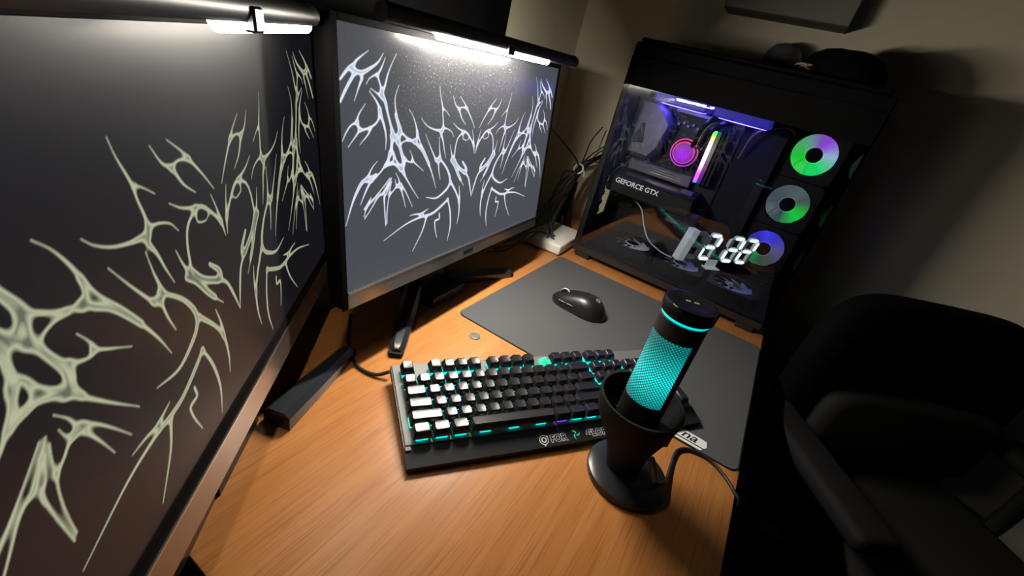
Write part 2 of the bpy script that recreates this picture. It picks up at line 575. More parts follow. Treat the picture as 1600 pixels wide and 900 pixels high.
def wallpaper_mesh():
    us = (np.arange(GX + 1) / GX)
    vs = (np.arange(GY + 1) / GY) * VH
    F = np.full((GY + 1, GX + 1), 1.0)
    K = .009
    for z, st in ART:
        pts = [tuple(map(float, q.split(','))) for q in st.split()]
        u, v, r = cam_uv(pts, *z)
        P = catmull([Vector(t) for t in zip(u, v, r)], 5)
        P = np.array([tuple(p) for p in P])
        i0, i1 = np.searchsorted(us, P[:, 0].min() - .03), np.searchsorted(us, P[:, 0].max() + .03)
        j0, j1 = np.searchsorted(vs, P[:, 1].min() - .03), np.searchsorted(vs, P[:, 1].max() + .03)
        X, Y = np.meshgrid(us[i0:i1], vs[j0:j1])
        D = np.full(X.shape, 1.0)
        for a, c in zip(P, P[1:]):
            dx, dy = c[0] - a[0], c[1] - a[1]
            t = np.clip(((X - a[0]) * dx + (Y - a[1]) * dy) / (dx * dx + dy * dy + 1e-12), 0, 1)
            D = np.minimum(D, np.hypot(X - a[0] - t * dx, Y - a[1] - t * dy) - np.maximum(.0006, a[2] + t * (c[2] - a[2])))
        S = F[j0:j1, i0:i1]
        h = np.clip(K - np.abs(S - D), 0, None) / K
        F[j0:j1, i0:i1] = np.minimum(S, D) - h * h * K * .25
    um = 2 * .4945 - us                                  # the picture is symmetrical
    G = np.stack([np.interp(um, us, row, right=1.0, left=1.0) for row in F])
    F = np.minimum(F, G)
    px = .0011
    mask = np.clip(.5 - F / (2 * px), 0, 1)
    inner = np.clip((-F - .0016) / .003, 0, 1)
    nx, ny = GX + 1, GY + 1
    co = np.zeros((ny, nx, 3))
    co[..., 0] = (us[None, :] - .5) * .531
    co[..., 2] = vs[:, None] * .531
    idx = np.arange(nx * ny).reshape(ny, nx)
    q = np.stack([idx[:-1, :-1], idx[:-1, 1:], idx[1:, 1:], idx[1:, :-1]], -1).reshape(-1, 4)
    me = bpy.data.meshes.new('screen')
    me.vertices.add(nx * ny)
    me.vertices.foreach_set('co', co.reshape(-1))
    me.loops.add(q.size)
    me.loops.foreach_set('vertex_index', q.reshape(-1).astype(np.int32))
    me.polygons.add(len(q))
    me.polygons.foreach_set('loop_start', np.arange(0, q.size, 4, dtype=np.int32))
    me.polygons.foreach_set('loop_total', np.full(len(q), 4, np.int32))
    me.update()
    me.validate()
    at = me.color_attributes.new('art', 'FLOAT_COLOR', 'POINT')
    c4 = np.zeros((ny, nx, 4), np.float32)
    c4[..., 0], c4[..., 1], c4[..., 3] = mask, inner, 1
    at.data.foreach_set('color', c4.reshape(-1))
    return me


WP = wallpaper_mesh()


# ------------------------------------------------------------------ monitors
def monitor(label, loc, yaw, tilt, z0, scr_mat, feet, chin_h, low_reflection, stand_turn=0):
    t = thing('monitor', label, 'monitor', loc, yaw)
    tl = Matrix.Translation((0, 0, z0)) @ Matrix.Rotation(R_(-tilt), 4, 'X')   # local x along the screen, -y to the viewer, z up its face
    L0, L1, B0, T0 = -273.5, 273.5, -chin_h, 306
    hb = MB()
    hb.box(L0, L1, 1.2, 28, B0, T0, 5, 2, mx=tl)
    hb.build('housing', M['deep_black'], t)
    bb = MB()
    bb.rings([[(-150, 27, 30), (150, 27, 30), (150, 27, 250), (-150, 27, 250)], [(-120, 52, 50), (120, 52, 50), (120, 52, 220), (-120, 52, 220)]], mx=tl)
    bb.build('rear_cover', M['black'], t)
    s = bpy.data.objects.new('screen', WP if scr_mat is M['screen_b'] else WP.copy())
    s.data.materials.clear()
    s.data.materials.append(scr_mat)
    COL.objects.link(s)
    s.parent = t
    s.matrix_local = Matrix.Translation((0, 0, z0 / 1000)) @ Matrix.Rotation(R_(-tilt), 4, 'X')
    for q in ((L0, -265.5, B0, T0), (265.5, L1, B0, T0), (-265.5, 265.5, 298.7, T0)) + (((-265.5, 265.5, .2, low_reflection),) if low_reflection else ()):  # the last strip paints a dark reflection along the left screen's bottom
        f = MB(); f.box(q[0], q[1], -1.4, 2, q[2], q[3], .5, 1, mx=tl); f.build('bezel_or_reflection', M['deep_black'], t)
    c = MB(); c.box(-265.5, 265.5, -2.2, 2, B0, -1.6, .8, 1, mx=tl); ch = c.build('chin', M['chin'], t, label='glossy dark lower strip of the monitor')
    c = MB(); c.box(-265.5, 265.5, -2.8, 1, -1.6, 0, 0, mx=tl); c.build('trim_line', M['silver'], ch)
    if not low_reflection:
        c = MB(); c.box(-14, 14, -3.2, -2.0, -17, -9, .4, 1, mx=tl); c.build('badge', M['steel'], ch)
    # stand: column, hub and two splayed feet
    c = MB()
    c.rings([[(-35, 62, 18), (35, 62, 18), (35, 84, 18), (-35, 84, 18)], [(-26, 62, 240), (26, 62, 240), (26, 80, 240), (-26, 80, 240)]])
    c.box(-30, 30, 40, 74, 150, 215, 3, 1)
    c.build('stand_column', M['black'], t)
    c = MB(); c.prism([(-48, 96), (-48, 20), (48, 20), (48, 96)], 0, 20); c.build('stand_hub', M['black'], t)
    sm = Matrix.Rotation(R_(stand_turn), 4, 'Z')
    for sg in (-1, 1):
        A_, B_ = Vector((sg * feet[0][0], feet[0][1], 0)), Vector((sg * feet[1][0], feet[1][1], 0))
        if sg < 0 and low_reflection:
            A_.y, B_.y = 40, 30
        d = (B_ - A_).normalized()
        n = Vector((-d.y, d.x, 0))
        rs = []
        for p, w, h in ((A_, 17, 25), (A_.lerp(B_, .45), 15, 22), (B_ - d * 8, 12, 18), (B_, 10, 14)):
            e = [(-w, 0), (-w, h - 7), (-w + 7, h), (w - 7, h), (w, h - 7), (w, 0)]
            rs.append([tuple(p + n * a + Vector((0, 0, z))) for a, z in e])
        c = MB(); c.rings(rs, mx=sm); ft = c.build('foot', M['foot'], t)
        rs = []
        for p, w, h in ((B_ - d * 2, 11, 10), (B_ + d * 5, 9, 8)):
            rs.append([tuple(p + n * a + Vector((0, 0, z))) for a, z in [(-w, 0), (-w, h), (w, h), (w, 0)]])
        c = MB(); c.rings(rs, mx=sm); c.build('rubber_tip', M['soft_black'], ft)
    return t


def light_bar(label, loc, yaw, tilt, z0, lit, lit_mat, yb=-30, Lx=-220, Rx=223, clip_x=0):
    t = thing('screen_light_bar', label, 'light bar', (loc[0], loc[1], 0), yaw, group='light bars clipped on the monitors')
    t.location = W((loc[0], loc[1], z0))
    tl = Matrix.Rotation(R_(-tilt), 4, 'X')
    zb, r = 312, 10
    prof = []                                            # round tube with a flat cut that holds the diffuser
    aa = [R_(a) for a in range(-57, 234, 15)]            # angle 0 = away from viewer, 90 = up; the cut faces down
    for x in (Lx, Rx):
        prof.append([(x, yb + r * math.cos(a), zb + r * math.sin(a)) for a in aa])
    b = MB(); b.rings(prof, mx=tl); b.build('tube', M['black'], t)
    for x, s in ((Lx, -1), (Rx, 1)):
        b = MB(); b.rings([[(x, yb + (r + .6) * math.cos(a), zb + (r + .6) * math.sin(a)) for a in np.linspace(0, 2 * math.pi, 24)[:-1]],
                           [(x + s * 6, yb + (r + .2) * math.cos(a), zb + (r + .2) * math.sin(a)) for a in np.linspace(0, 2 * math.pi, 24)[:-1]]], mx=tl)
        b.build('end_cap', M['black_gloss'], t)
    a0, a1 = aa[-1], aa[0] + 2 * math.pi
    p0 = Vector((0, yb + r * .93 * math.cos(a0), zb + r * .93 * math.sin(a0)))
    p1 = Vector((0, yb + r * .93 * math.cos(a1), zb + r * .93 * math.sin(a1)))
    nn = Vector((0, -(p1.z - p0.z), (p1.y - p0.y))).normalized()
    if nn.z > 0:
        nn = -nn
    rs = []                                              # half round lens bulging out of the cut
    mid_, hw = (p0 + p1) / 2, (p1 - p0).length / 2
    dirw = (p1 - p0).normalized()
    for x in lit:
        rs.append([(x, *(mid_ + dirw * hw * -math.cos(a) + nn * (8 * math.sin(a) - 1.2))[1:]) for a in np.linspace(0, math.pi, 11)])
    b = MB(); b.rings(rs, mx=tl); b.build('diffuser', lit_mat, t, smooth=60)
    b = MB()
    b.box(clip_x - 13, clip_x + 13, yb + 6, 40, 306.4, 311, 1, 1, mx=tl)     # clip over the top edge, counterweight behind
    b.box(clip_x - 16, clip_x + 16, 36, 58, 262, 311, 3, 1, mx=tl)
    b.build('mount_clip', M['black'], t)
    b = MB(); b.box(clip_x - 8, clip_x + 8, yb - 12, yb - 4, 299, 314, 1.5, 1, mx=tl); b.build('touch_button', M['steel'], t)
    return t


yA, yB = 39.5, 2.426
cA = (-315.26 + 265.5 * math.cos(R_(yA)), -55.72 + 265.5 * math.sin(R_(yA)), 0)
cB = (38.556 + 265.5 * math.cos(R_(yB)), 165.757 + 265.5 * math.sin(R_(yB)), 0)
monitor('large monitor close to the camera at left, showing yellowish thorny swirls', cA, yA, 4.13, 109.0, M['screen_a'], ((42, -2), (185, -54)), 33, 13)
monitor('whole monitor in the middle showing white thorny heart wallpaper, keyboard before it', cB, yB, 6.18, 127.5, M['screen_b'], ((30, 78), (193, -16)), 24, 0, 3.5)
light_bar('lit light bar on the near left monitor, cut by the picture top', cA, yA, 4.13, 109.0, (-34, 140), M['bar_light_first'])
light_bar('bright lit black light bar clipped to the top of the middle monitor', cB, yB - 3.5, 6.18, 127.5, (-142, 122), M['bar_light'], -35, -222, 216)

# ------------------------------------------------------------------ keyboard
kb = thing('keyboard', 'black full-size keyboard with grey plate and cyan backlight', 'keyboard', (0, 0, 1.3), -36.5, 4.7)
U = 19.05
b = MB()
b.rings([[(x, -27, 5), (x, -27, 11), (x, -2.5, 16.5), (x, 129, 16.5), (x, 129, 5)] for x in (-9.5, 438.5)])
b.build('case', M['black'], kb, smooth=0)
b = MB(); b.box(-8.5, 437.5, -2, 128, 16.2, 18.6, .8, 1); b.box(-8.5, -1.5, -8, -2, 13.8, 17.4, .5, 1); b.build('plate', M['plate'], kb, label='grey metal top plate')
for x in (5, 405):
    for y, h in ((-20, 2.2), (112, 14.2)):
        b = MB(); b.box(x, x + 22, y, y + 9, 5.2 - h, 5.2, .5, 1); b.build('rubber_foot', M['soft_black'], kb)
rows = dict(b=.5, s=1.5, c=2.5, t=3.5, n=4.5, f=5.75)
topz = dict(b=34, s=33, c=33, t=34, n=35.5, f=36)
keys = []


def row(r, x, ws):
    for w in ws:
        if w > 0:
            keys.append((r, x + w / 2, w))
        x += abs(w)


row('b', 0, [1.25, 1.25, 1.25, 6.25, 1.25, 1.25, 1.25, 1.25, -.25, 1, 1, 1, -.25, 2, 1])
row('s', 0, [2.25] + [1] * 10 + [2.75, -1.25, 1, -1.25, 1, 1, 1])
row('c', 0, [1.75] + [1] * 11 + [2.25, -3.5, 1, 1, 1])
row('t', 0, [1.5] + [1] * 12 + [1.5, -.25, 1, 1, 1, -.25, 1, 1, 1])
row('n', 0, [1] * 13 + [2, -.25, 1, 1, 1, -.25, 1, 1, 1, 1])
row('f', 0, [1, -1, 1, 1, 1, 1, -.5, 1, 1, 1, 1, -.5, -1, 1, 1, 1, -.25, 1, 1, 1])
keys += [('num', 20.0 + 1.5, 1)]


def key_mesh(w, h=1.0):
    bw, bd = (w * U - 1.0) / 2, (h * U - 1.0) / 2
    tw, td = bw - 2.7, bd - 2.4

    def ring(a, c, z, k, dy=0.):
        return [(-a + k, -c + dy, z), (a - k, -c + dy, z), (a, -c + k + dy, z), (a, c - k + dy, z), (a - k, c + dy, z), (-a + k, c + dy, z), (-a, c - k + dy, z), (-a, -c + k + dy, z)]
    b = MB()
    b.rings([ring(bw, bd, -10, .8), ring(tw + .5, td + .5, -1.1, 1.6, .6), ring(tw - .6, td - .6, 0, 1.6, .6), ring(tw - 3.2, td - 2.2, -.3, 1, .6)], cap0=False)
    return b.mesh('keycap', M['keycap'], 40)


KM = {}
leds, viol = MB(), MB()
for r, x, w in keys:
    if r == 'num':
        continue
    if w not in KM:
        KM[w] = key_mesh(w)
    o = bpy.data.objects.new('keycap', KM[w])
    COL.objects.link(o)
    o.parent = kb
    z = topz[r]
    o.location = (x * U / 1000, rows[r] * U / 1000, z / 1000)
    tlt = dict(b=-3, s=-1, c=1, t=2.5, n=3.5, f=3)[r]
    o.rotation_euler = (R_(tlt + random.uniform(-1.6, 1.6)), R_(random.uniform(-1.6, 1.6)), 0)
    for k in range(1 if w < 2 else 3):
        xx = x * U + (0 if w < 2 else (k - 1) * w * U * .33)
        tgt = viol if (r in 'bs' and 10.5 < x < 14 and random.random() < .6) else leds
        tgt.box(xx - 7, xx + 7, rows[r] * U - 7.2, rows[r] * U + 6.5, 18.6, 22.6)
for x0, wv, hv, yv in ((21.5, 1, 2, 3.0), (21.5, 1, 2, 1.0)):
    me = key_mesh(1, 2)
    o = bpy.data.objects.new('keycap', me)
    COL.objects.link(o)
    o.parent = kb
    o.location = ((x0 + .5) * U / 1000, yv * U / 1000, .0335)
leds.build('backlight', M['led'], kb, smooth=0, kind='stuff', label='cyan glow of the lamps under the keys')
viol.build('violet_backlight', M['led_violet'], kb, smooth=0, kind='stuff', label='violet glow under the lower right keys')
b = MB()
bx, by = 11.5 * U, 5.75 * U
b.box(bx - 6.8, bx + 6.8, by - 6.8, by + 6.8, 18.6, 25, 1, 1)
b.rings([[(bx - 5.5, by - 5, 25), (bx + 5.5, by - 5, 25), (bx + 5.5, by + 5, 25), (bx - 5.5, by + 5, 25)], [(bx - 4, by - 3, 29), (bx + 4, by - 3, 29), (bx + 4, by + 4, 29), (bx - 4, by + 4, 29)]])
b.box(bx - 2, bx + 2, by - .6, by + .6, 29, 32)
b.box(bx - .6, bx + .6, by - 2, by + 2, 29, 32)
b.build('bare_switch', M['led_green'], kb, label='glowing green switch without its keycap')
b = MB(); b.box(15.13 * U - 1, 15.13 * U + 1, 60, 100, 18.6, 20.5); b.build('light_strip', M['led'], kb, label='cyan lit gap beside the arrow block')
# stickers on the sloping front lip
sl = Vector((0, 24.5, 5.5)).normalized()
nl = Vector((0, -sl.z, sl.y))


def lip(x, s, h=.15):
    p = Vector((x, -27, 11)) + sl * s + nl * h
    return p


def lip_text(body, x, s, size):
    a = MB()
    text_mesh(a, body, size, (lip(x, s, .12), (1, 0, 0), sl), .05, 1.0)
    ob = a.build('sticker', M['white_print'], kb, 0, label='white edged sticker lettered ' + body.lower())
    a = MB()
    text_mesh(a, body, size, (lip(x, s, .32), (1, 0, 0), sl), .05, .40)
    a.build('lettering', M['soft_black'], ob, 0)


def lip_poly(a, pts, h0, h1, cx, cs):
    lo = [tuple(lip(cx + p[0], cs + p[1], h0)) for p in pts]
    hi = [tuple(lip(cx + p[0], cs + p[1], h1)) for p in pts]
    a.rings([lo, hi])


lip_text('FOR', 178, 5.4, 12.5)
lip_text('GLORY', 233, 5.4, 12.5)
a = MB()
circ = [(6.6 * math.cos(t), 6.6 * math.sin(t)) for t in np.linspace(0, 2 * math.pi, 21)[:-1]]
lip_poly(a, circ, 0, .15, 168, 9.6)
for t in (2.5, .6, 4.7):
    lip_poly(a, [(6 * math.cos(t - .35), 6 * math.sin(t - .35)), (9 * math.cos(t), 9 * math.sin(t)), (6 * math.cos(t + .35), 6 * math.sin(t + .35))], 0, .15, 168, 9.6)
em = a.build('sticker', M['white_print'], kb, 0, label='round white edged emblem sticker')
a = MB()
for r0, r1, t0, t1 in ((3.9, 5.6, 0, 6.28), (0, 2.2, 0, 6.28)):
    tt = np.linspace(t0, t1, 18)
    if r0:
        lip_poly(a, [(r1 * math.cos(t), r1 * math.sin(t)) for t in tt] + [(r0 * math.cos(t), r0 * math.sin(t)) for t in tt[::-1]], .16, .3, 168, 9.6)
    else:
        lip_poly(a, [(r1 * math.cos(t), r1 * math.sin(t)) for t in tt[:-1]], .16, .3, 168, 9.6)
lip_poly(a, [(-5, 3.4), (-7.6, 4.8), (-5.6, 5.8), (-4, 4.8)], .16, .3, 168, 9.6)
a.build('emblem', M['soft_black'], em, 0)
a = MB()
for k in range(3):                                      # lit green emblem of three coiled tails
    t0 = math.pi / 2 + k * 2 * math.pi / 3
    pts = []
    for s in range(7):
        f_ = s / 6
        pts.append(((1.0 + 6.2 * f_) * math.cos(t0 + .9 * f_), (1.0 + 6.2 * f_) * math.sin(t0 + .9 * f_)))
    for s in range(6, -1, -1):
        f_ = s / 6
        pts.append(((1.0 + 6.2 * f_) * math.cos(t0 + .9 * f_ - 1.0 * (1 - f_)), (1.0 + 6.2 * f_) * math.sin(t0 + .9 * f_ - 1.0 * (1 - f_))))
    lip_poly(a, pts[:-1], .02, .25, 217, 11)
a.build('emblem', mat('green_emblem', (.02, .25, .18), .4, emis=(.0, .55, .36), es=.8), kb, 0, label='lit green emblem of three coiled tails')

# ------------------------------------------------------------------ mouse pad, mouse, disc
def rrect(x0, x1, y0, y1, r, n=6):
    out = []
    for cx, cy, a0 in ((x1 - r, y1 - r, 0), (x0 + r, y1 - r, 90), (x0 + r, y0 + r, 180), (x1 - r, y0 + r, 270)):
        for i in range(n + 1):
            a = R_(a0 + 90 * i / n)
            out.append((cx + r * math.cos(a), cy + r * math.sin(a)))
    return out


pl = (495, -97, 0)
pad = thing('mouse_pad', 'dark grey cloth mouse pad under the mouse and keyboard end', 'mouse pad', pl)
b = MB(pl); b.prism(rrect(281, 709, -348, 156, 14), 0, 1.5); b.build('rubber_base', M['pad_edge'], pad, 0)
b = MB(pl); b.prism(rrect(281.8, 708.2, -347.2, 155.2, 13.5), 1.5, 2.4); b.build('cloth_top', M['pad'], pad, 0)
b = MB(pl); b.prism([(283, -232), (283, -294), (296, -302), (308, -300), (309, -290), (309, -232)], 2.4, 2.7)
lb = b.build('label_tag', M['white_print'], pad, 0, label='white tag with slanted black letters')
b = MB(pl); text_mesh(b, 'na', 25, ((293, -263, 2.75), (0, -1, 0), (1, 0, 0)), .1, .3, .35); b.build('lettering', M['soft_black'], lb, 0)
b = MB(pl); b.box(288, 290.2, -300, -232, 2.7, 2.85); b.build('stripe', M['soft_black'], lb, 0)

ml = (496, 5, 2.4)
mouse = thing('mouse', 'black wireless mouse on the grey mouse pad', 'mouse', ml, 0)
NS, NA = 22, 24


def mouse_pt(s, a, k=1.0):
    y = 60 * math.cos(math.pi * s)                      # s 0 front .. 1 back
    env = max(0.0, 1 - abs(math.cos(math.pi * s)) ** 3.2) ** .5
    wd = (29 + 3.5 * math.sin(math.pi * (s - .15)) - 2.5 * math.exp(-((s - .45) / .14) ** 2)) * env
    ht = (19 + 21 * math.exp(-((s - .62) / .30) ** 2)) * env ** .8
    c, sn = math.cos(a), math.sin(a)
    x = wd * abs(c) ** .75 * (1 if c > 0 else -1)
    z = ht * abs(sn) ** .8 if sn > 0 else 0
    return (x * k, y * k, 1 + z * k)


b = MB()
rs = []
for i in range(NS + 1):
    s = .012 + .976 * i / NS
    rs.append([mouse_pt(s, math.pi * j / (NA - 1)) for j in range(NA)])
b.rings(rs)
b.build('shell', M['mouse'], mouse, 60)
for sg in (-1, 1):                                      # the two button plates, a hair above the shell
    b = MB()
    rs = []
    for i in range(9):
        s = .06 + .36 * i / 8
        aa = [math.pi * (.5 + sg * (.035 + .30 * j / 6)) for j in range(7)]
        rs.append([mouse_pt(s, a, 1.018) for a in aa])
    b.rings(rs, close=False, cap0=False, cap1=False)
    b.build('button', M['mouse'], mouse, 60)
b = MB(); b.lathe([(2, -4), (8.5, -4), (10, -2.5), (10, 2.5), (8.5, 4), (2, 4)], seg=22, mx=Matrix.Translation((0, 36, 21)) @ Matrix.Rotation(R_(90), 4, 'Y'))
b.build('scroll_wheel', M['soft_black'], mouse)
b = MB(); b.lathe([(10.1, -2.2), (10.6, -1.4), (10.6, 1.4), (10.1, 2.2)], seg=22, mx=Matrix.Translation((0, 36, 21)) @ Matrix.Rotation(R_(90), 4, 'Y'), cap0=False, cap1=False)
b.build('wheel_ring', M['white'], mouse, label='pale ring round the scroll wheel')
b = MB()
mz = mouse_pt(.70, math.pi / 2)
tt = np.linspace(.5, 5.9, 16)
for q in ([(5.2 * math.cos(t), 5.2 * math.sin(t)) for t in tt] + [(3.5 * math.cos(t), 3.5 * math.sin(t)) for t in tt[::-1]], [(0.3, -.9), (5.2, -.9), (5.2, .9), (0.3, .9)]):
    mxl = Matrix.Translation((0, mz[1], mz[2] + .9)) @ Matrix.Rotation(R_(24), 4, 'X')
    b.prism(q, 0, .5, mx=mxl)
b.build('logo', M['grey_print'], mouse, 0, label='pale round letter mark')
for y0 in (2, 20):
    b = MB(); b.box(-30.6, -29, y0, y0 + 16, 13, 17, .6, 1); b.build('side_button', M['mouse'], mouse)
b = MB((249, 91, 0)); b.lathe([(8.6, 0), (9.4, .5), (9.4, 1.6), (8.6, 2.1), (6.6, 2.1), (6.2, 1.6), (1.5, 1.6), (1.2, 2)], c=(249, 91, 0), seg=24)
tag(b.build('metal_disc', M['coin']), 'small round grey disc lying on the bare desk', 'disc')

# ------------------------------------------------------------------ microphone
mp = (162, -220.5, 0)
BO = Matrix.Translation((0, 19, 0))                     # the body stands a little behind the middle of its foot
mic = thing('microphone', 'black microphone with glowing cyan mesh on a round foot', 'microphone', mp)
b = MB(); b.lathe([(49, 0), (51.5, 2), (52, 6), (51, 9.5), (46, 12), (30, 13.5), (22, 14)], seg=56); b.build('round_foot', mat('foot_black', (.016, .017, .019), .3), mic)
b = MB(); b.lathe([(20, 13), (22, 16), (24, 30), (29, 48), (38, 68), (46, 84), (49, 98), (50.5, 108), (50.5, 112), (47.5, 112), (46.5, 100), (42, 84), (33, 66), (24, 52), (18, 50)], seg=56, cap1=True)
for v in b.bm.verts:
    v.co.y += 9 + 12 * max(0, min(1, (v.co.z - 20) / 70))
    v.co.z += 7 * max(0, min(1, (v.co.z - 20) / 70))
b.build('cup_stand', M['soft_black'], mic, 50, label='bowl shaped holder of the microphone')
b = MB(); b.lathe([(17, 48), (20, 62), (25.6, 74), (25.6, 128), (24.6, 129), (24.6, 216), (25.6, 217), (25.6, 236), (24, 237)], seg=48, mx=BO); b.build('body', M['black'], mic)
mid, half, n = R_(168), R_(62), 40
b = MB()
rs = [[(25.7 * math.cos(mid - half + 2 * half * i / n), 25.7 * math.sin(mid - half + 2 * half * i / n), z) for i in range(n + 1)] for z in np.linspace(129, 216, 13)]
b.rings(rs, close=False, cap0=False, cap1=False)
om = b.build('lit_mesh', M['grille'], mic, 60, label='cyan lit perforated mesh window')
om.location = (0, .019, 0)
b = MB()
a0 = mid + half
rs = [[(25.7 * math.cos(a), 25.7 * math.sin(a), z) for a in np.linspace(a0, a0 + 2 * math.pi - 2 * half, 40)] for z in (129, 216)]
b.rings(rs, close=False, cap0=False, cap1=False, mx=BO)
b.build('rear_skin', M['black'], mic, 60)
b = MB(); b.lathe([(24.6, 237), (25.6, 238), (25.6, 242), (24.6, 243)], seg=48, mx=BO); b.build('light_ring', M['cyan_ring'], mic, label='cyan lit ring under the top cap')
b = MB(); b.lathe([(26.4, 240.4), (28, 242), (28.4, 247), (28.4, 253), (27, 255.6), (23, 256.2), (21, 255.6)], seg=48, mx=BO)
cap_ = b.build('top_cap', M['black_gloss'], mic)
b = MB(); text_mesh(b, 'X', 7, ((2, 3, 255.9), (-.3, -1, 0), (1, -.3, 0)), .1)
b.bm.clear()
for dx in (-4.5, 4.5):
    b.box(dx - 2.4, dx + 2.4, -1.3, 1.3, 255.7, 256.0, mx=BO @ Matrix.Rotation(R_(-70), 4, 'Z'))
b.build('touch_mark', M['grey_print'], cap_, 0)
for sg in (1, -1):
    b = MB()
    b.rings([[(sg * 25 * 0 + x, sg * 24, z) for x, z in ((-9, 66), (9, 66), (9, 96), (-9, 96))], [(x, sg * 45, z) for x, z in ((-6, 80), (6, 80), (6, 96), (-6, 96))]], mx=BO)
    b.build('yoke_arm', M['black'], mic, label='arm that holds the body in the cup')
for a in (118, 131):  # silver studs stand in for two bright specular points inside the cup
    b = MB(); b.lathe([(2.4, 0), (2.4, 1.5), (1.5, 2.6)], seg=12, mx=Matrix.Translation((36 * math.cos(R_(a)), 21 + 36 * math.sin(R_(a)), 92)) @ Matrix.Rotation(R_(30), 4, 'X')); b.build('glint_stud', M['silver'], mic)
b = MB(); b.tube([(2, -17, 46), (0, -27, 32), (-2, -33, 22)], 4.5, 12); b.build('cable_plug', M['clock_base'], mic, label='pale metal plug at the cup bottom')


def cable(name, pts, r, mt, label, cat='cable', group=None, sm=8):
    o_ = pts[0]
    b = MB(o_)
    b.tube(pts, r, 8, smooth=sm)
    return tag(b.build(name, mt, None, 60), label, cat, group)


cable('cable', [(160, -256, 21), (185, -266, 8), (220, -266, 3.4), (252, -266, 3.2), (268, -275, 3.2), (275, -292, 3.2), (274, -311, 3.2), (261, -331, 3.2), (243, -347, 3), (234, -358, -6), (230, -361, -60), (229, -364, -200)], 2.4, M['cable'], 'black cable running from the microphone over the desk edge')
cable('cable', [(72, 112, 12), (62, 124, 5), (56, 142, 3), (58, 165, 2.8), (80, 205, 2.8), (130, 262, 2.8)], 2.6, M['cable'], 'black keyboard cable curling behind the middle screen foot')

# ------------------------------------------------------------------ tower computer
po = (905, -94, 0)
pc = thing('tower_computer', 'black glass sided computer tower with coloured fan lights', 'computer', po)
X0, X1, Y0, Y1, ZT = 760, 1048, -337, 150, 520
b = MB(po)
b.box(X0, X1, Y0, Y1, 14, 34, 2, 1)
b.build('base_frame', M['case_edge'], pc)
for x in (X0 + 8, X1 - 40):
    for y in (Y0 + 12, Y1 - 52):
        b = MB(po); b.box(x - 6, x + 34, y, y + 40, 0, 15, 2, 1); b.build('foot', M['case'], pc)
b = MB(po); b.box(X0 + 4, X1 - 4, Y0 + 4, Y1 - 4, 33, 37); b.build('floor_panel', M['case'], pc)
b = MB(po); b.box(X0, X1, Y0, Y1, ZT - 34, ZT - 8, 3, 1); b.build('top_frame', M['deep_black'], pc)
b = MB(po); b.box(X0 + 10, X1 - 10, Y0 + 10, Y1 - 6, ZT - 8, ZT + 2, 3, 1); b.build('top_cover', M['deep_black'], pc)
for k in range(18):
    y = Y0 + 40 + k * 23
    b = MB(po); b.box(X0 + 22, X1 - 22, y, y + 11, ZT + 1.5, ZT + 3.5); b.build('vent_slat', M['deep_black'], pc)
b = MB(po); b.box(X0 + 1, X0 + 14, Y1 - 14, Y1, 34, ZT - 34, 1, 1); b.build('pillar', M['case'], pc)
b = MB(po); b.box(X1 - 14, X1, Y1 - 14, Y1, 34, ZT - 34, 1, 1); b.build('pillar', M['case'], pc)
b = MB(po); b.box(X1 - 14, X1, Y0, Y0 + 14, 34, ZT - 34, 1, 1); b.build('pillar', M['case'], pc)
b = MB(po); b.box(X1 - 6, X1, Y0 + 14, Y1 - 14, 34, ZT - 34); b.build('side_panel', M['case'], pc)
# rear panel with openings: expansion slots (notched), a fan grill and the ports
b = MB(po)
b.box(X0 + 14, 870, Y1 - 4, Y1, 34, 92)
b.box(870, X1 - 14, Y1 - 4, Y1, 34, 92)
b.box(X0 + 14, 862, Y1 - 4, Y1, 92, ZT - 34)
b.box(925, X1 - 14, Y1 - 4, Y1, 92, 205)
b.box(862, X1 - 14, Y1 - 4, Y1, 205, ZT - 34)
b.build('rear_panel', M['case'], pc, 0)
for k in range(4):
    b = MB(po); b.box(858, 868, Y1 - 6, Y1 - 1, 100 + k * 26, 112 + k * 26, 2, 2); b.build('slot_tab', M['case'], pc)
b = MB(po); b.box(X0 - 1.5, X0 + 2.5, Y0 + 2, Y1 - 1, 32, ZT - 36, .6, 1); b.build('side_glass', M['glass'], pc, 0, label='clear tempered glass side')
b = MB(po); b.box(X0 + 3, X1 - 2, Y0 - 1.5, Y0 + 2, 32, ZT - 36, .6, 1); b.build('front_glass', M['glass_front'], pc, 0, label='clear tempered glass front')
b = MB(po); b.box(X0 - 2.5, X0 - 1.4, Y0 + 2, Y1 - 1, ZT - 92, ZT - 36); b.build('glass_reflection_band', M['deep_black'], pc, 0, label='opaque black band painting the dark reflection along the glass top')  # opaque strip stands in for a dark reflection in the glass
# inner wall and mother board
b = MB(po); b.box(962, 968, -236 + 30, Y1 - 14, 36, ZT - 36); b.build('inner_wall', M['case'], pc)
b = MB(po); b.box(1016, 1022, Y0 + 16, -206, 36, ZT - 40); b.build('inner_wall', M['case'], pc)
b = MB(po); b.box(954, 960, -110, 140, 112, 425, .5, 1); mb_ = b.build('main_board', M['pcb'], pc)
rnd = random.Random(3)
b = MB(po)
for k in range(120):
    y, z = rnd.uniform(-105, 135), rnd.uniform(118, 418)
    if -40 < y < 35 and 275 < z < 355:
        continue
    sy, sz, h = rnd.choice([(4, 4, 5), (8, 3, 3), (3, 10, 7), (12, 6, 4), (6, 6, 9), (2, 2, 2), (18, 3, 8)])
    b.box(954 - h, 954, y, y + sy, z, z + sz)
b.build('board_parts', M['chip'], mb_, 0, kind='stuff')
b = MB(po)
for k in range(6):
    b.lathe([(4, 0), (4, 10), (3.4, 10.6)], seg=10, mx=Matrix.Translation((954, 40 - k * 12, 368 + (k % 2) * 5)) @ Matrix.Rotation(R_(-90), 4, 'Y'))
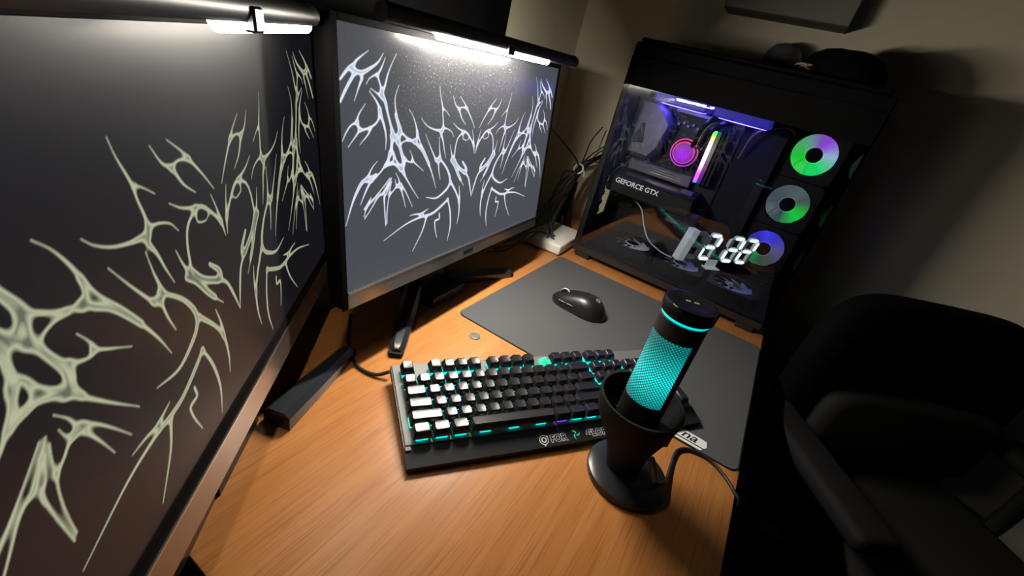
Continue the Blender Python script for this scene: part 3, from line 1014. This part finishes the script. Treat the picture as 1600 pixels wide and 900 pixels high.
b.build('capacitors', M['heat_sink'], mb_, kind='stuff')
hx = Matrix.Identity(4)
b = MB(po)                                              # angular cover over the rear ports
sh = [(148, 270), (148, 408), (96, 408), (70, 390), (46, 362), (60, 296), (76, 270)]
b.rings([[(954, y, z) for y, z in sh], [(896, y, z) for y, z in sh], [(884, 75 + (y - 75) * .86, 340 + (z - 340) * .88) for y, z in sh]])
b.build('port_cover', M['heat_sink'], pc, 30, label='grey angular cover over the ports')
b = MB(po)
b.rings([[(883.5, y, z) for y, z in ((130, 300), (112, 352), (106, 352), (96, 306))], [(881.5, y, z) for y, z in ((128, 303), (112, 348), (107, 348), (98, 308))]])
b.build('cover_inlay', M['chip'], pc, 0)
for z in (395, 408):
    b = MB(po); b.box(918, 954, -40, 52, z, z + 9, 1, 1); b.build('heat_sink', M['heat_sink'], pc)
b = MB(po); b.box(930, 954, -100, -20, 128, 170, 3, 1); b.build('heat_sink', M['heat_sink'], pc)
b = MB(po)                                              # flat metal cover between cooler and graphics card
b.box(925, 954, -46, 138, 228, 258, 3, 1)
b.build('slot_cover', M['heat_sink'], pc)
for k in range(3):
    b = MB(po); b.box(924, 926, -20, 60, 237 + k * 6, 239 + k * 6); b.build('slot_line', M['silver'], pc)


def with_rgb(o, fn):
    me = o.data
    at = me.color_attributes.new('rgb', 'FLOAT_COLOR', 'POINT')
    for i, v in enumerate(me.vertices):
        c = fn(v.co * 1000)
        at.data[i].color = (c[0], c[1], c[2], 1)
    return o


def lerp3(a, c, t):
    t = max(0., min(1., t))
    return tuple(a[i] * (1 - t) + c[i] * t for i in range(3))


# cooler pump with lit rings
cx = Vector((900, -6, 310))
mxp = Matrix.Translation(cx) @ Matrix.Rotation(R_(-90), 4, 'Y')
b = MB(po); b.lathe([(33, -54), (33, -10), (31, -4), (29, 0), (28, 0)], seg=40, mx=mxp); pump = b.build('cooler_pump', M['black_gloss'], pc)
L_ = Vector(po)
for r0, r1, z, nm in ((24, 26.5, 2.5, 'light_ring'), (31.2, 33.6, -3, 'light_ring')):
    b = MB(po); b.lathe([(r0, z - 2), (r0, z), (r1, z), (r1, z - 2)], seg=40, mx=mxp, cap0=False, cap1=False)
    with_rgb(b.build(nm, M['pump'], pump, 0), lambda p: lerp3((.55, .03, .75), (1.0, .05, .28), (p.z - 290) / 40))
b = MB(po); b.lathe([(23.6, 0), (23.6, 1.0), (14, 1.4), (.5, 1.6)], seg=40, mx=mxp)
with_rgb(b.build('lit_disc', M['pump'], pump, 50), lambda p: lerp3((.42, .0, .95), (.22, .01, .24), (math.hypot(p.y + L_.y + 6, p.z - 306) - 8) / 14))
# memory sticks
for k, yy in enumerate((-56, -66, -76, -86)):
    b = MB(po); b.box(916, 954, yy - 3.2, yy + 3.2, 248, 378, .8, 1); st = b.build('memory_stick', M['case_edge'], pc)
    if k < 2:
        b = MB(po); b.box(906, 916.4, yy - 4.0, yy + 4.0, 250, 376, .6, 1)
        # refine along z for the colour sweep
        bmesh.ops.subdivide_edges(b.bm, edges=[e for e in b.bm.edges if abs(e.verts[0].co.z - e.verts[1].co.z) > 60], cuts=14, use_grid_fill=True)

        def sweep(p):
            t = (p.z - 250) / 126
            stops = [(0, (.02, .10, 1)), (.18, (.75, .02, 1)), (.36, (1, .35, .8)), (.52, (1, .9, .9)), (.70, (1, 1, .75)), (.82, (1, .25, .12)), (.92, (.1, 1, .1)), (1, (.05, .9, .1))]
            for (t0, c0), (t1, c1) in zip(stops, stops[1:]):
                if t <= t1:
                    return lerp3(c0, c1, (t - t0) / (t1 - t0))
            return stops[-1][1]
        with_rgb(b.build('light_strip', M['ram'] if k == 0 else M['ram_dim'], st, 0, label='rainbow lit edge'), sweep)
# graphics card
b = MB(po); b.box(850, 952, -82, 142, 172, 224, 3, 1); gp = b.build('graphics_card', M['black'], pc, label='black graphics card with white lettering')
b = MB(po); b.box(847.5, 850.5, -80, 140, 216, 223, 1, 1); b.build('top_edge', M['steel'], gp)
b = MB(po); text_mesh(b, 'GEFORCE GTX', 17.5, ((849.2, 122, 199.5), (0, -1, 0), (0, 0, 1)), .5, .12); b.build('lettering', M['lit_letter'], gp, 0)
for yy in (-36, 66):
    b = MB(po); b.lathe([(40, 0), (42, -3), (38, -4), (37, -1), (12, -1), (11, -4), (2, -4.5)], c=(902, yy, 172), seg=28); b.build('card_fan', M['steel'], gp)
b = MB(po); b.box(856, 884, -72, -40, 223, 232, 2, 1); b.build('power_plug', M['pale_grey'], gp)


# fans
def fan(centre, ax, name, rgb=None, pale=False, R=60):
    """square frame, ring and a rotor of nine broad blades facing ax ('x' towards the glass, 'z' up)"""
    mx = Matrix.Translation(centre) @ (Matrix.Rotation(R_(-90), 4, 'Y') if ax == 'x' else Matrix.Identity(4))
    b = MB(po)
    seg = 40
    sq = []
    for i in range(seg):
        a = 2 * math.pi * i / seg
        k = R / max(abs(math.cos(a)), abs(math.sin(a)))
        sq.append((min(k, R * 1.32) * math.cos(a), min(k, R * 1.32) * math.sin(a)))
    ci = [((R - 10) * math.cos(2 * math.pi * i / seg), (R - 10) * math.sin(2 * math.pi * i / seg)) for i in range(seg)]
    b.rings([[(x, y, -25) for x, y in sq], [(x, y, 0) for x, y in sq], [(x, y, 0) for x, y in ci], [(x, y, -25) for x, y in ci]], cap0=False, cap1=False, mx=mx)
    fr = b.build('fan', M['case'], pc, 40)
    b = MB(po)
    for k in range(9):
        a0 = 2 * math.pi * k / 9
        rs = []
        for j in range(6):
            r = 17 + (R - 13 - 17) * j / 5
            w0, w1 = a0 + .22 * j / 5, a0 + .76 + .26 * j / 5
            rs.append([(r * math.cos(w0 + (w1 - w0) * q / 4), r * math.sin(w0 + (w1 - w0) * q / 4), -12 + 9 * q / 4) for q in range(5)])
        b.rings(rs, close=False, cap0=False, cap1=False, mx=mx)
    rt = b.build('rotor', M['fan_pale'] if pale else M['fan_blade'], fr, 60)
    if not pale:
        c0 = Vector(centre) - Vector(po)
        with_rgb(rt, lambda p: rgb(math.atan2(p.z - c0.z, -(p.y - c0.y)), math.hypot(p.z - c0.z, p.y - c0.y) / R))
    b = MB(po); b.lathe([(17, -16), (17.5, -3), (16, -1), (10, -.5)], seg=28, mx=mx); b.build('hub', M['black_gloss'], fr)
    b = MB(po); b.lathe([(17.6, -4), (19.4, -2.6), (19.4, -1.6), (17.6, -.8)], seg=28, mx=mx, cap0=False, cap1=False)
    hr = b.build('hub_ring', M['fan_pale'] if pale else M['fan_blade'], fr, 0)
    if not pale:
        with_rgb(hr, lambda p: tuple(min(1, 1.25 * c + .04) for c in rgb(math.atan2(p.z - c0.z, -(p.y - c0.y)), .4)))
    return fr


def ang(a, b_):
    return abs((a - b_ + math.pi) % (2 * math.pi) - math.pi)


def mixang(a, stops):
    w = [(max(0., 1 - ang(a, R_(d)) / R_(sp)), c) for d, sp, c in stops]
    return tuple(min(1., sum(q * c[i] for q, c in w)) for i in range(3))


def f_top(a, r):                                        # angle 0 = right as seen through the glass, 90 = up
    return mixang(a, [(65, 75, (.34, .03, .80)), (10, 60, (.30, .42, .60)), (215, 120, (.0, .78, .03)), (-50, 80, (.0, .75, .18)), (130, 70, (.12, .20, .22))])


def f_mid(a, r):
    return mixang(a, [(-35, 62, (.0, .78, .05)), (60, 90, (.10, .14, .14)), (150, 90, (.07, .09, .11)), (240, 90, (.04, .08, .10))])


def f_low(a, r):
    return mixang(a, [(95, 90, (.06, .05, .95)), (215, 65, (.0, .40, .10)), (-60, 80, (.06, .09, .07)), (10, 60, (.10, .08, .25))])


for zc, fn in ((379, f_top), (257, f_mid), (135, f_low)):
    fan((990, -272, zc), 'x', 'fan', fn, R=60)
for yc in (22, -112, -246):
    fan((856, yc, 62), 'z', 'fan', pale=True, R=60)
b = MB(po); b.box(822, 940, -180, 96, 430, 486, 2, 1); rad_ = b.build('radiator', M['case'], pc)
for yy in (-106, 30):
    b = MB(po); b.box(826, 936, yy - 60, yy + 60, 408, 430, 3, 1); b.build('top_fan', M['blue_strip'], rad_, 30, label='blue lit translucent fan under the radiator')
    b = MB(po); b.lathe([(54, 0), (54, -1.5), (40, -1.5), (40, 0)], c=(881, yy, 407.6), seg=32, cap0=False, cap1=False); b.build('blue_fill_ring', M['blue_glow'], rad_, 0)  # ring hidden from view, added to tint the case interior blue
for k, (dy, dz) in enumerate(((0, 0), (-16, -10))):
    b = MB(po); b.tube([(888, -22 + dy, 330), (870, -40 + dy, 392 + dz), (880, -100 + dy, 428 + dz), (905, -165 + dy, 440 + dz), (915, -185 + dy, 478)], 6, 10, smooth=8); b.build('coolant_hose', M['black_gloss'], pc)
for k in range(3):
    b = MB(po); b.tube([(940, -125, 330 + 8 * k), (915, -140, 395 + 5 * k), (925, -195, 420 + 4 * k), (950, -215, 412)], 2, 6, smooth=6); b.build('inner_cable', M['cable'] if k else M['tan'], pc)

# ------------------------------------------------------------------ digital clock inside the case
ca = math.atan2(-150, 161)
kl = (893, -181, 64)
ck = thing('digital_clock', 'white digit clock reading 2:22 inside the glass tower', 'clock', kl, math.degrees(ca))
b = MB(); b.box(-22, 22, -10, 12, 0, 3, 1, 1); b.box(-16, 16, 3, 8, 3, 26, 1, 1); b.build('clock_stand', M['clock_frame'], ck)
b = MB(); b.box(-108, 108, 1, 6, 24, 96, 2, 1); b.build('back_board', M['soft_black'], ck)
SEG = dict(a=((.12, .96), (.88, .96)), b=((.96, .92), (.96, .54)), c=((.96, .46), (.96, .08)), d=((.12, .04), (.88, .04)), e=((.04, .08), (.04, .46)), f=((.04, .54), (.04, .92)), g=((.12, .5), (.88, .5)))


def seg_shape(b, x0, w, z0, h, p, q, th, y0, y1, lean):
    pa, pb = Vector((x0 + p[0] * w, z0 + p[1] * h)), Vector((x0 + q[0] * w, z0 + q[1] * h))
    d = (pb - pa).normalized()
    n = Vector((-d.y, d.x))
    pts = [pa, pa + d * th + n * th, pb - d * th + n * th, pb, pb - d * th - n * th, pa + d * th - n * th]
    pts = [(t.x + (t.y - z0) * lean, t.y) for t in pts]
    b.rings([[(x, y1, z) for x, z in pts], [(x, y0, z) for x, z in pts]])


b = MB()
b.rings([[(x + (z - 20) * .16, y, z) for x, z in ((-124, 20), (-106, 20), (-106, 100), (-124, 100))] for y in (-14, 8)])
b.build('side_wall', M['clock_frame'], ck, 0)
for k, ch in enumerate(('', 'abged', 'abged', 'abged')):
    x0 = (-103, -62, 10, 55)[k]
    dg = MB()
    for s, (p, q) in SEG.items():
        seg_shape(dg, x0, 38, 26, 68, p, q, 5.2, -7, 1, .16)
    od = dg.build('digit', M['clock_frame'] if k else M['digit_off'], ck, 0)
    for s, (p, q) in SEG.items():
        g = MB()
        seg_shape(g, x0, 38, 26, 68, p, q, 4.2 if s in ch else 3.0, -8.5, -6.5, .16)
        g.build('segment', M['digit'] if s in ch else M['digit_off'], od, 0)
cable('cable', [(800, -92, 82), (800, -60, 86), (820, -20, 96), (850, 10, 118), (880, 40, 150), (900, 90, 168)], 1.8, M['white_print'], 'thin white cable of the clock inside the tower')

# ------------------------------------------------------------------ router and cables in the corner
rl = (780, 214, 0)
ro = thing('router', 'white flat box lying behind the tower corner', 'router', rl, 3)
b = MB(); b.box(-83, 83, -52, 52, 4, 30, 4, 3); b.build('body', M['white'], ro)
b = MB(); b.box(-78, 78, -47, 47, 0, 5, 1, 1); b.build('base', M['grey_print'], ro)
for k in range(3):
    b = MB(); b.box(-30 + k * 22, -16 + k * 22, 51.5, 53, 11, 21); b.build('socket', M['soft_black'], ro, 0)
G = 'black cables bundled between screen and tower'
BL = [
    [(600, 262, 30), (640, 250, 60), (705, 235, 110), (790, 240, 165), (868, 240, 196), (950, 245, 225), (1010, 235, 250)],
    [(590, 265, 20), (660, 240, 52), (740, 226, 132), (800, 250, 185), (868, 232, 192), (960, 225, 240), (1030, 200, 260)],
    [(710, 205, 32), (728, 222, 70), (748, 240, 120), (800, 225, 160), (866, 236, 190), (940, 240, 215), (1010, 220, 225)],
    [(722, 196, 32), (742, 232, 84), (780, 250, 150), (868, 238, 200), (930, 250, 262), (1000, 255, 300)],
    [(735, 200, 32), (760, 240, 92), (815, 242, 152), (872, 240, 188), (950, 256, 205), (1020, 230, 200)],
    [(560, 270, 12), (640, 235, 26), (690, 225, 45), (730, 215, 38), (745, 200, 33)],
    [(540, 275, 6), (600, 250, 10), (670, 240, 42), (716, 215, 40), (724, 190, 32)],
]
for i, p in enumerate(BL):
    lab = ('black cable arching highest left of the white tie, starting behind the screen', 'black cable looping under the highest one towards the white tie',
           'black cable rising steeply from the left end of the white box', 'black cable rising from the white box that fans out above the tie',
           'black cable lying along the thick sleeve up to the white tie', 'black cable sagging onto the white box from under the screen',
           'lowest black cable trailing from the desk to the white box')[i]
    cable('cable', p, 1.9, M['cable'], lab, group=G if i < 5 else 'cables over the white box')
cable('cable', [(575, 238, 330), (640, 245, 310), (700, 255, 290), (760, 250, 262), (830, 240, 225), (866, 238, 200)], 2.2, M['cable'], 'single black cable dropping from the screen edge to the white tie')
cable('cable_sleeve', [(745, 222, 40), (775, 228, 80), (830, 236, 130), (880, 240, 172), (950, 240, 205), (1020, 220, 235)], 6.5, M['cable'], 'thick black cable sleeve slanting up from the white box')
cable('cable', [(905, 240, 120), (890, 250, 60), (880, 245, 15), (900, 262, 2.5), (960, 262, 3)], 2.4, M['cream_cable'], 'thin cream cable hanging down to the desk by the tower')
cable('cable', [(880, 262, 100), (905, 262, 140), (950, 258, 172), (1020, 240, 190)], 6, M['cream_cable'], 'thick cream cable rising behind the tower edge')
b = MB((868, 238, 194))
b.tube([(868 + 9 * math.cos(t) * .6, 238 + 13 * math.sin(t), 194 + 12 * math.cos(t)) for t in np.linspace(0, 2 * math.pi, 22)], 2.2, 6)
b.tube([(870, 226, 200), (876, 222, 186), (880, 222, 176)], 1.6, 6)
tag(b.build('cable_tie', M['white_print']), 'white tie wrapped round the black cable bundle', 'cable tie')
b = MB((905, 250, 0))
b.rings([[(882, 238, 0), (942, 236, 0), (942, 268, 0), (882, 268, 0)], [(886, 240, 75), (912, 240, 75), (912, 262, 75), (886, 262, 75)], [(888, 242, 150), (906, 242, 150), (906, 258, 150), (888, 258, 150)]])
tag(b.build('power_adapter', M['soft_black'], None, 30), 'black wedge shaped adapter standing behind the white box', 'adapter')

# ------------------------------------------------------------------ shelf, hanging cloth, things on the tower
b = MB((1022, -80, 634)); b.box(985, 1060, -212, 50, 634, 760, 2, 1)
sh_ = b.build('wall_shelf', M['shelf'])
tag(sh_, 'pale wall shelf box above the tower, cut by picture top', 'shelf')
b = MB((1022, -80, 634)); b.box(987, 1059, -210, 48, 630, 634.2); b.build('under_board', M['shelf_dark'], sh_, 0, label='brown underside board')
cl = (-70, 420, 0)
b = MB(cl)
rs = []
for z in np.linspace(60, 1300, 8):
    fr_, bk = [], []
    for i in range(81):
        x = -800 + 1459 * i / 80
        y = 421 + 3 * math.sin(i * 1.15 + .4 * math.sin(z * .004))
        fr_.append((x, y, z))
        bk.append((x, y + 3, z))
    rs.append(fr_ + bk[::-1])
b.rings(rs)
tag(b.build('black_curtain', M['cloth_black'], None, 60), 'black cloth hanging on the wall behind the monitors', 'curtain')

hl = (880, -240, ZT + 4)
hat = thing('cap', 'soft black rounded cap lying on top of the tower', 'cap', hl, 20)
b = MB(); b.lathe([(92, 0), (94, 8), (90, 26), (76, 46), (54, 58), (28, 64), (6, 66)], seg=36)
for v in b.bm.verts:
    v.co.x *= .95
    v.co.y *= .82
    v.co.z *= .85 + .06 * math.sin(v.co.x * .08)
b.build('crown', M['cloth_black'], hat, 60)
b = MB(); b.rings([[(90 * math.cos(t) * 1.0, 66 * math.sin(t), 2) for t in np.linspace(-1, 1, 15)] + [((90 + 48 * math.cos(t * 1.3)) * math.cos(t), 70 * math.sin(t), 1) for t in np.linspace(1, -1, 15)],
                   [(90 * math.cos(t) * 1.0, 66 * math.sin(t), 6) for t in np.linspace(-1, 1, 15)] + [((90 + 48 * math.cos(t * 1.3)) * math.cos(t), 70 * math.sin(t), 4) for t in np.linspace(1, -1, 15)]])
b.build('brim', M['cloth_black'], hat, 40)
b = MB((1000, -116, ZT + 2)); b.lathe([(36, 0), (40, 4), (41, 26), (36, 44), (24, 57), (6, 62)], c=(1000, -116, ZT + 4), seg=28)
tag(b.build('dome_jar', M['pale_grey'], None, 60), 'small pale grey dome at the back of the tower top', 'jar')
b = MB((830, -176, ZT + 4))
pts = []
for i in range(60):
    t = i * .38
    pts.append((850 + (22 + 5 * math.sin(t * 2.3)) * math.cos(t), -176 + (16 + 6 * math.cos(t * 1.7)) * math.sin(t), ZT + 10 + 9 * abs(math.sin(t * .9))))
b.tube(pts, 1.8, 6, smooth=2)
tag(b.build('tangled_cord', M['tan'], None, 60), 'small tangle of tan cord on the tower top', 'cord')

# ------------------------------------------------------------------ chair
chl = (668, -757, -DZ)
ch = thing('office_chair', 'dark office chair standing in the shadow at right', 'chair', chl, math.degrees(math.atan2(-.54, -.84)) + 90)
# local: -y is where the seat faces, x across
HZ = DZ


def pillow(b, x0, x1, y0, y1, z0, z1, pw=4., n=14, bulge=.0):
    """soft slab with rounded outline, thin in y"""
    rs = []
    cx, cz, hx_, hz_ = (x0 + x1) / 2, (z0 + z1) / 2, (x1 - x0) / 2, (z1 - z0) / 2
    N_ = 4 * n
    for k in range(9):
        t = -1 + 2 * k / 8
        sc = (1 - abs(t) ** 3.0 * .999) ** .5 * .14 + .86 if abs(t) < 1 else .86
        y = (y0 + y1) / 2 + t * (y1 - y0) / 2
        r = []
        for i in range(N_):
            a = 2 * math.pi * i / N_
            c, s = math.cos(a), math.sin(a)
            r.append((cx + hx_ * sc * abs(c) ** (2 / pw) * (1 if c >= 0 else -1), y + bulge * (c * c), cz + hz_ * sc * abs(s) ** (2 / pw) * (1 if s >= 0 else -1)))
        rs.append(r)
    b.rings(rs)


b = MB(); pillow(b, -265, 265, 205, 275, HZ - 330, HZ + 185, 4.5, bulge=-25); b.build('backrest', M['cloth_black'], ch, 50)
b = MB(); pillow(b, -195, 235, 165, 215, HZ - 200, HZ - 20, 7, bulge=-15); b.build('lumbar_cushion', M['fabric_grey'], ch, 50, label='grey lower back cushion')
b = MB()
pillow(b, -250, 250, -45, 45, -250, 250, 5)
for v in b.bm.verts:
    x, y, z = v.co
    v.co = Vector((x, -z - 30 + 0, y + HZ - 262))
b.build('seat', M['fabric_grey'], ch, 50, label='grey seat cushion')
for sg in (-1, 1):
    b = MB(); b.box(sg * 290 - 38, sg * 290 + 38, -130, 190, HZ - 105, HZ - 68, 14, 3); ar = b.build('armrest', M['soft_black'], ch)
    b = MB(); b.tube([(sg * 290, 90, HZ - 100), (sg * 290, 90, HZ - 260), (sg * 180, 60, HZ - 310)], 18, 10, smooth=4); b.build('arm_post', M['soft_black'], ar)
b = MB(); b.tube([(0, 0, 80), (0, 0, HZ - 300)], 28, 16); b.build('column', M['steel'], ch)
b = MB(); b.tube([(0, 40, HZ - 318), (0, 230, HZ - 322), (0, 290, HZ - 200), (0, 272, HZ - 80)], 24, 10, smooth=4); b.build('back_bracket', M['soft_black'], ch)
for k in range(5):
    a = 2 * math.pi * k / 5 + .3
    b = MB(); b.tube([(20 * math.cos(a), 20 * math.sin(a), 95), (300 * math.cos(a), 300 * math.sin(a), 70)], [26, 15], 8); lg = b.build('leg', M['soft_black'], ch)
    b = MB(); b.lathe([(10, -14), (27, -12), (29, 0), (27, 12), (10, 14)], seg=18, mx=Matrix.Translation((300 * math.cos(a), 300 * math.sin(a), 29)) @ Matrix.Rotation(R_(90), 4, 'X')); b.build('caster', M['black'], lg)
